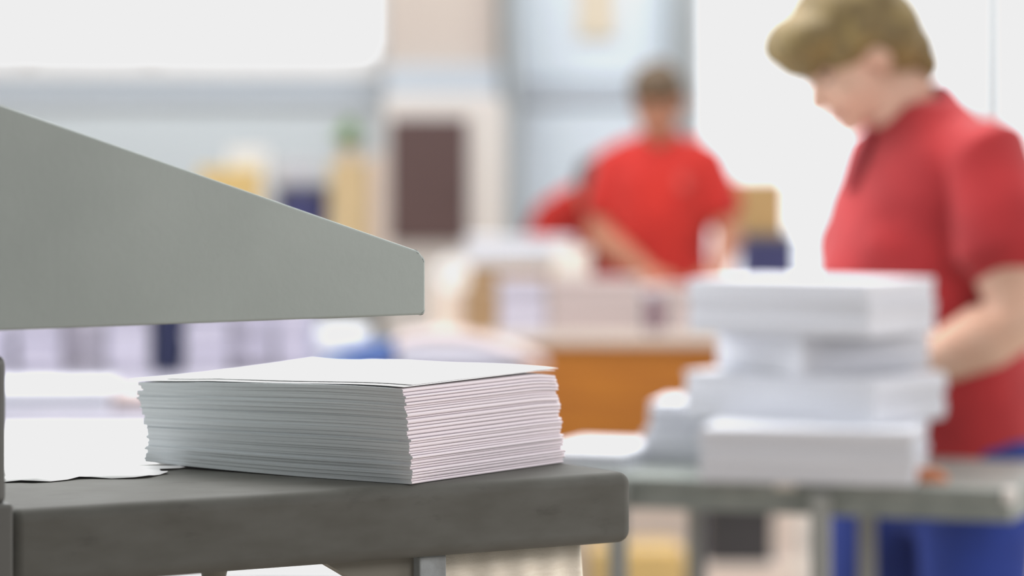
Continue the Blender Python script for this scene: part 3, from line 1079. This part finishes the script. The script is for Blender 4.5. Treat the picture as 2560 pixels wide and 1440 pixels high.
# ------------------------------------------------------------------ people
def head_parts(root, H, skin_bm):
    """adds head shapes in frame H (x forward, z up, origin at eye level mid-head) to the body bmesh"""
    ell(skin_bm, (-.008, 0, .032), (.094, .074, .084), H)
    ell(skin_bm, (.028, 0, -.030), (.062, .060, .082), H)
    ell(skin_bm, (.030, 0, -.070), (.052, .052, .040), H)
    ell(skin_bm, (.064, 0, -.096), (.026, .026, .020), H)
    ell(skin_bm, (.074, 0, .022), (.018, .048, .014), H)
    for s_ in (-1, 1):
        ell(skin_bm, (.056, s_ * .036, -.034), (.028, .022, .022), H)
        ell(skin_bm, (-.008, s_ * .075, -.012), (.020, .010, .031), H)
    t = bmesh.new()
    loft(t, [(.082, 0, .010), (.096, 0, -.012), (.108, 0, -.032), (.100, 0, -.042)], [.008, .010, .0135, .013], 12)
    ell(t, (.088, 0, -.064), (.010, .022, .006))
    ell(t, (.086, 0, -.074), (.010, .019, .006))
    t.transform(H)
    me = bpy.data.meshes.new('tmp')
    t.to_mesh(me)
    t.free()
    skin_bm.from_mesh(me)
    bpy.data.meshes.remove(me)


def face_details(root, H):
    for s_ in (-1, 1):
        b = ell(bmesh.new(), (.0765, s_ * .032, .002), (.010, .012, .006), H)
        ey = obj('eye', b, M['eye'], root, True)
        b = ell(bmesh.new(), (.0852, s_ * .033, .001), (.0028, .005, .005), H)
        obj('iris', b, M['iris'], ey, True)
        t = bmesh.new()
        loft(t, [(.083, s_ * .014, .022), (.084, s_ * .032, .027), (.070, s_ * .052, .022)], [.0045, .005, .0035], 10, (0, 0, 1))
        t.transform(H)
        obj('eyebrow', t, M['brow'], root, True)
    t = bmesh.new()
    loft(t, [(.085, -.024, -.069), (.0975, 0, -.067), (.085, .024, -.069)], [.003, .005, .003], 10, (0, 0, 1))
    t.transform(H)
    obj('lips', t, M['lip'], root, True)


def hand(bm, wrist, d, pn, side, curl=.5):
    """palm, four fingers and a thumb; d = pointing direction, pn = palm normal, side = thumb side sign"""
    wrist, d, pn = Vector(wrist), Vector(d).normalized(), Vector(pn)
    pn = (pn - d * pn.dot(d)).normalized()
    lat = d.cross(pn) * side
    R = Matrix((d, lat, pn)).transposed().to_4x4()
    R.translation = wrist
    ell(bm, (.045, 0, 0), (.052, .040, .015), R)
    ell(bm, (.012, 0, 0), (.034, .028, .019), R)
    for k, (o_, L_) in enumerate(((.031, .066), (.0105, .075), (-.0105, .070), (-.031, .055))):
        p = R @ Vector((.078, o_, 0))
        pts, a = [p.copy()], .15
        for f_ in (.45, .32, .23):
            a += curl * (1 + .1 * k)
            dd = d * math.cos(a) + pn * math.sin(a) + lat * (o_ * 2.2)
            p = p + dd.normalized() * L_ * f_
            pts.append(p.copy())
        loft(bm, pts, [.0085, .0082, .0075, .0062], 10)
    p = R @ Vector((.022, .030, .004))
    pts = [p.copy()]
    for f_, a in ((.030, .85), (.028, .55), (.022, .35)):
        dd = d * math.cos(a) + lat * math.sin(a) + pn * .35
        p = p + dd.normalized() * f_
        pts.append(p.copy())
    loft(bm, pts, [.013, .0105, .0095, .007], 10)


def limb(bm, a, b, c, r):
    a, b, c = Vector(a), Vector(b), Vector(c)
    pts = [a, a.lerp(b, .35), a.lerp(b, .75), b, b.lerp(c, .25), b.lerp(c, .65), c]
    loft(bm, pts, [r[0], r[0] * 1.02, r[1] * 1.04, r[1], r[1] * 1.0, (r[1] + r[2]) / 2 * .96, r[2]], 16)


def person(name, label, loc, rz, J, mats, vox=.0065, detail=True, collar=False, logo=False, long_hair=False):
    root = thing('person', label, 'person', loc, rz)
    H = Matrix.Translation(J['head']) @ Matrix.Rotation(J.get('yaw', 0), 4, 'Z') @ Matrix.Rotation(J['pitch'], 4, 'Y') @ Matrix.Rotation(J.get('roll', 0), 4, 'X')
    # body
    bm = bmesh.new()
    T = J['torso']                                          # [(x,z,ra,rb), ...] bottom to top
    loft(bm, [(t_[0], 0, t_[1]) for t_ in T], [(t_[2] - .012, t_[3] - .012) for t_ in T], 24)
    nb, nt_ = Vector(J['neck'][0]), Vector(J['neck'][1])
    loft(bm, [nb, nb.lerp(nt_, .5), nt_], [.066, .056, .056], 16)
    for c_, r_ in J.get('extra', []):
        ell(bm, c_, r_)
    head_parts(root, H, bm)
    for s_, arm in ((1, J['armL']), (-1, J['armR'])):
        sh, el, wr, hd = arm
        limb(bm, sh, el, wr, J['ar'])
        hand(bm, wr, Vector(hd), (0, -s_ * .35, -1), J.get('thumb', 1) * -s_, J.get('curl', .4))
    for s_, lg in ((1, J['legL']), (-1, J['legR'])):
        hip, kn, an = [Vector(v) for v in lg]
        loft(bm, [hip, hip.lerp(kn, .5), kn, kn.lerp(an, .4), an], [.078, .066, .05, .05, .036], 16)
        loft(bm, [an + Vector((-.03, 0, -.03)), an + Vector((.04, 0, -.045)), an + Vector((.13, 0, -.06))], [(.03, .035), (.03, .04), (.018, .038)], 12)
    fuse('body', bm, vox, mats['skin'], root, 4)
    # shirt
    bm = bmesh.new()
    e_ = .010
    loft(bm, [(t_[0], 0, t_[1]) for t_ in T], [(t_[2] + e_, t_[3] + e_) for t_ in T], 28)
    for x_, y_, z_, r_ in J.get('bumps', []):
        ell(bm, (x_, y_, z_), r_)
    for s_, arm in ((1, J['armL']), (-1, J['armR'])):
        sh, el = Vector(arm[0]), Vector(arm[1])
        q = sh.lerp(el, J['sleeve'])
        inn = Vector((T[-2][0], s_ * .09, T[-2][1] + .0))
        sr = J['ar'][0]
        loft(bm, [inn, sh, sh.lerp(q, .5), sh.lerp(q, .97), q], [(.07, .065), sr + .014, sr + .019, sr + .021, sr + .012], 20)
    sh_o = fuse('shirt', bm, vox * 1.15, mats['shirt'], root, 5, J.get('wob', .006), 11)
    if collar:
        # collar band standing round the neck and the buttoned placket below it
        bm = bmesh.new()
        ax = (nt_ - nb).normalized()
        R = ax.to_track_quat('Z', 'Y').to_matrix()
        n_ = 40
        for i in range(n_):
            pass
        rows = []
        for (rr, hh) in ((.081, -.018), (.080, .010), (.074, .028), (.070, .028), (.070, -.02)):
            row = []
            for i in range(n_):
                a = 2 * PI * i / n_
                front = max(0, math.cos(a)) ** 3
                loc_ = Vector((rr * 1.08 * math.cos(a) + .012 * front, rr * math.sin(a), hh))
                p_ = nb + Vector((0, 0, .012)) + Matrix.Rotation(J['cpitch'], 3, 'Y') @ loc_
                row.append(bm.verts.new(p_))
            rows.append(row)
        for a_, b_ in zip(rows, rows[1:] + rows[:1]):
            for i in range(n_):
                bm.faces.new((a_[i], a_[(i + 1) % n_], b_[(i + 1) % n_], b_[i]))
        obj('collar', bm, M['redd'], root, True)
        bm = bmesh.new()
        prev = J['placket']
        loft(bm, prev, [(.006, .014)] * len(prev), 12)
        obj('placket', bm, M['redd'], sh_o, True)
    if logo:
        bm = bmesh.new()
        lx_, ly_, lz_, lr_ = logo
        bmesh.ops.create_uvsphere(bm, u_segments=24, v_segments=12, radius=1, matrix=Matrix.Translation((lx_, ly_, lz_)) @ Matrix.Diagonal((.012, lr_, lr_ * .85, 1)))
        obj('chest_print', bm, M['logo'], sh_o, True)
    # trousers
    bm = bmesh.new()
    w0 = J['waist']
    loft(bm, [(w0[0], 0, w0[1] - .13), (w0[0], 0, w0[1] - .05), (w0[0], 0, w0[1])], [(w0[2] * .92, w0[3] * .95), (w0[2], w0[3]), (w0[2] * .96, w0[3] * .96)], 24)
    for lg in (J['legL'], J['legR']):
        hip, kn, an = [Vector(v) for v in lg]
        loft(bm, [hip + Vector((0, 0, .02)), hip.lerp(kn, .45), kn, kn.lerp(an, .5), an + Vector((0, 0, .015))], [.112, .098, .08, .074, .07], 20)
    fuse('trousers', bm, vox * 1.3, mats['trousers'], root, 5, .006, 9)
    for lg in (J['legL'], J['legR']):
        an = Vector(lg[2])
        bm = bmesh.new()
        loft(bm, [(an.x - .06, an.y, .034), (an.x + .02, an.y, .040), (an.x + .10, an.y, .032), (an.x + .17, an.y, .024)], [(.030, .040), (.036, .044), (.030, .047), (.02, .036)], 16)
        for v in bm.verts:
            v.co.z = max(.002, v.co.z)
        obj('shoe', bm, M['shoe'], root, True)
    # hair
    bm = bmesh.new()
    for c_, r_ in J['hair']:
        ell(bm, c_, r_, H)
    fuse('hair', bm, vox, mats['hair'], root, 5, .006, 26)
    if detail:
        face_details(root, H)
    return root


# woman bending over the bundles at the right
J1 = dict(
    head=Vector((.180, 0, 1.530)), pitch=math.radians(35), yaw=math.radians(4), roll=0,
    torso=[(.00, .84, .140, .190), (.005, .93, .150, .192), (.03, 1.05, .150, .180), (.052, 1.17, .160, .180), (.050, 1.28, .128, .180), (.040, 1.36, .104, .165), (.050, 1.415, .078, .115)],
    bumps=[(.112, .075, 1.195, (.085, .085, .085)), (.112, -.075, 1.195, (.085, .085, .085))],
    neck=((.055, 0, 1.40), (.135, 0, 1.48)), cpitch=math.radians(38), extra=[((.088, 0, 1.462), (.062, .055, .062))],
    placket=[(.146, 0, 1.398), (.172, 0, 1.350), (.185, 0, 1.30)],
    armL=((.015, .180, 1.350), (-.005, .245, 1.085), (.185, .165, .985), (.5, -.25, -.22)),
    armR=((.015, -.180, 1.350), (.05, -.245, 1.085), (.26, -.165, .985), (.5, .25, -.22)),
    ar=(.064, .056, .032), sleeve=.62, wob=.007,
    legL=((-.01, .095, .84), (.0, .105, .46), (-.03, .11, .085)), legR=((.05, -.10, .84), (.10, -.105, .46), (.09, -.11, .085)),
    waist=(.005, .905, .148, .192), curl=.4,
    hair=[((-.022, 0, .052), (.112, .094, .090)), ((.062, 0, .078), (.072, .078, .046)), ((.090, 0, .052), (.032, .058, .042)), ((-.066, 0, .0), (.076, .090, .084)), ((-.092, 0, -.05), (.046, .070, .046)), ((-.096, 0, -.085), (.036, .060, .040)),
          ((-.035, .062, .02), (.055, .03, .045)), ((-.035, -.062, .02), (.055, .03, .045))])
person('person', 'short haired person in red polo bending over the tower of bundles', (.745, 5.50, 0), math.radians(200), J1,
       dict(skin=M['skin'], shirt=M['red'], trousers=M['denim'], hair=M['hair']), .006, True, collar=True)

# packer standing behind the desk
J2 = dict(
    head=Vector((.060, 0, 1.528)), pitch=math.radians(24), yaw=math.radians(-8), roll=math.radians(4),
    torso=[(-.01, .86, .105, .155), (.0, .95, .112, .155), (.01, 1.06, .110, .148), (.02, 1.18, .118, .155), (.02, 1.29, .115, .158), (.01, 1.36, .085, .132), (.015, 1.405, .062, .085)],
    neck=((.015, 0, 1.39), (.040, 0, 1.47)), cpitch=.2,
    armL=((.0, .150, 1.335), (.03, .222, 1.11), (.20, .205, .995), (.6, -.2, -.25)),
    armR=((.0, -.150, 1.335), (.03, -.192, 1.115), (.205, -.02, .995), (.5, .35, -.2)),
    ar=(.052, .044, .028), sleeve=.68, wob=.006,
    legL=((.0, .085, .86), (.01, .095, .47), (-.02, .1, .085)), legR=((.0, -.085, .86), (.01, -.095, .47), (-.02, -.1, .085)),
    waist=(-.005, .92, .108, .165), curl=.35,
    hair=[((-.018, 0, .052), (.104, .084, .080)), ((.050, 0, .082), (.052, .070, .038)), ((-.055, 0, .0), (.066, .082, .075)), ((-.06, -.03, -.06), (.05, .06, .055))])
person('person', 'packer in orange red shirt standing behind the wooden desk, head bowed', (X(1652, 10.2), 10.24, 0), math.radians(262), J2,
       dict(skin=M['skin2'], shirt=M['redo'], trousers=M['denimdark'], hair=M['hair2']), .0075, True, logo=(.1225, .065, 1.275, .036))

# third worker, stooping behind the packer
J3 = dict(
    head=Vector((.36, 0, 1.225)), pitch=math.radians(40), yaw=0, roll=0,
    torso=[(-.08, .86, .105, .160), (-.05, .93, .11, .160), (.04, 1.02, .11, .155), (.14, 1.10, .115, .165), (.22, 1.155, .105, .172), (.275, 1.185, .08, .145), (.30, 1.20, .06, .09)],
    neck=((.27, 0, 1.165), (.33, 0, 1.20)), cpitch=.4,
    armL=((.24, .175, 1.13), (.26, .235, .95), (.44, .15, .90), (.6, -.2, -.02)),
    armR=((.24, -.175, 1.13), (.26, -.235, .95), (.44, -.15, .90), (.6, .2, -.02)),
    ar=(.052, .044, .028), sleeve=.7, wob=.006,
    legL=((-.07, .085, .86), (-.03, .095, .47), (-.06, .1, .085)), legR=((-.07, -.085, .86), (-.03, -.095, .47), (-.06, -.1, .085)),
    waist=(-.07, .91, .108, .16), curl=.35,
    hair=[((-.018, 0, .052), (.102, .084, .080)), ((.050, 0, .080), (.050, .068, .036)), ((-.055, 0, .0), (.066, .080, .075))])
person('person', 'stooping worker in red half hidden behind the packer', (X(1470, 12.6), 12.80, 0), math.radians(275), J3,
       dict(skin=M['skin2'], shirt=M['redo'], trousers=M['denimdark'], hair=M['hair3']), .009, False)
plain_table('pale table under the hands of the stooping worker', X(1330, 12.2), X(1560, 12.2), 11.9, 12.27, .82, 'woodtop', 'table')

# ------------------------------------------------------------------ tone: the photo's white sits a little below full white
vs = SC.view_settings
vs.view_transform = 'Standard'
vs.look = 'None'
vs.exposure = 0.0
vs.use_curve_mapping = True
cm = vs.curve_mapping
cm.use_clip = True
cm.extend = 'HORIZONTAL'
for k, cv in enumerate(cm.curves[:4]):
    pass
cv = cm.curves[3]
cv.points[0].location = (0.0, 0.006)
cv.points[1].location = (1.0, 0.855)
cv.points.new(0.5, 0.49)
cv.points.new(0.72, 0.745)
cv.points.new(0.83, 0.855)
cm.update()
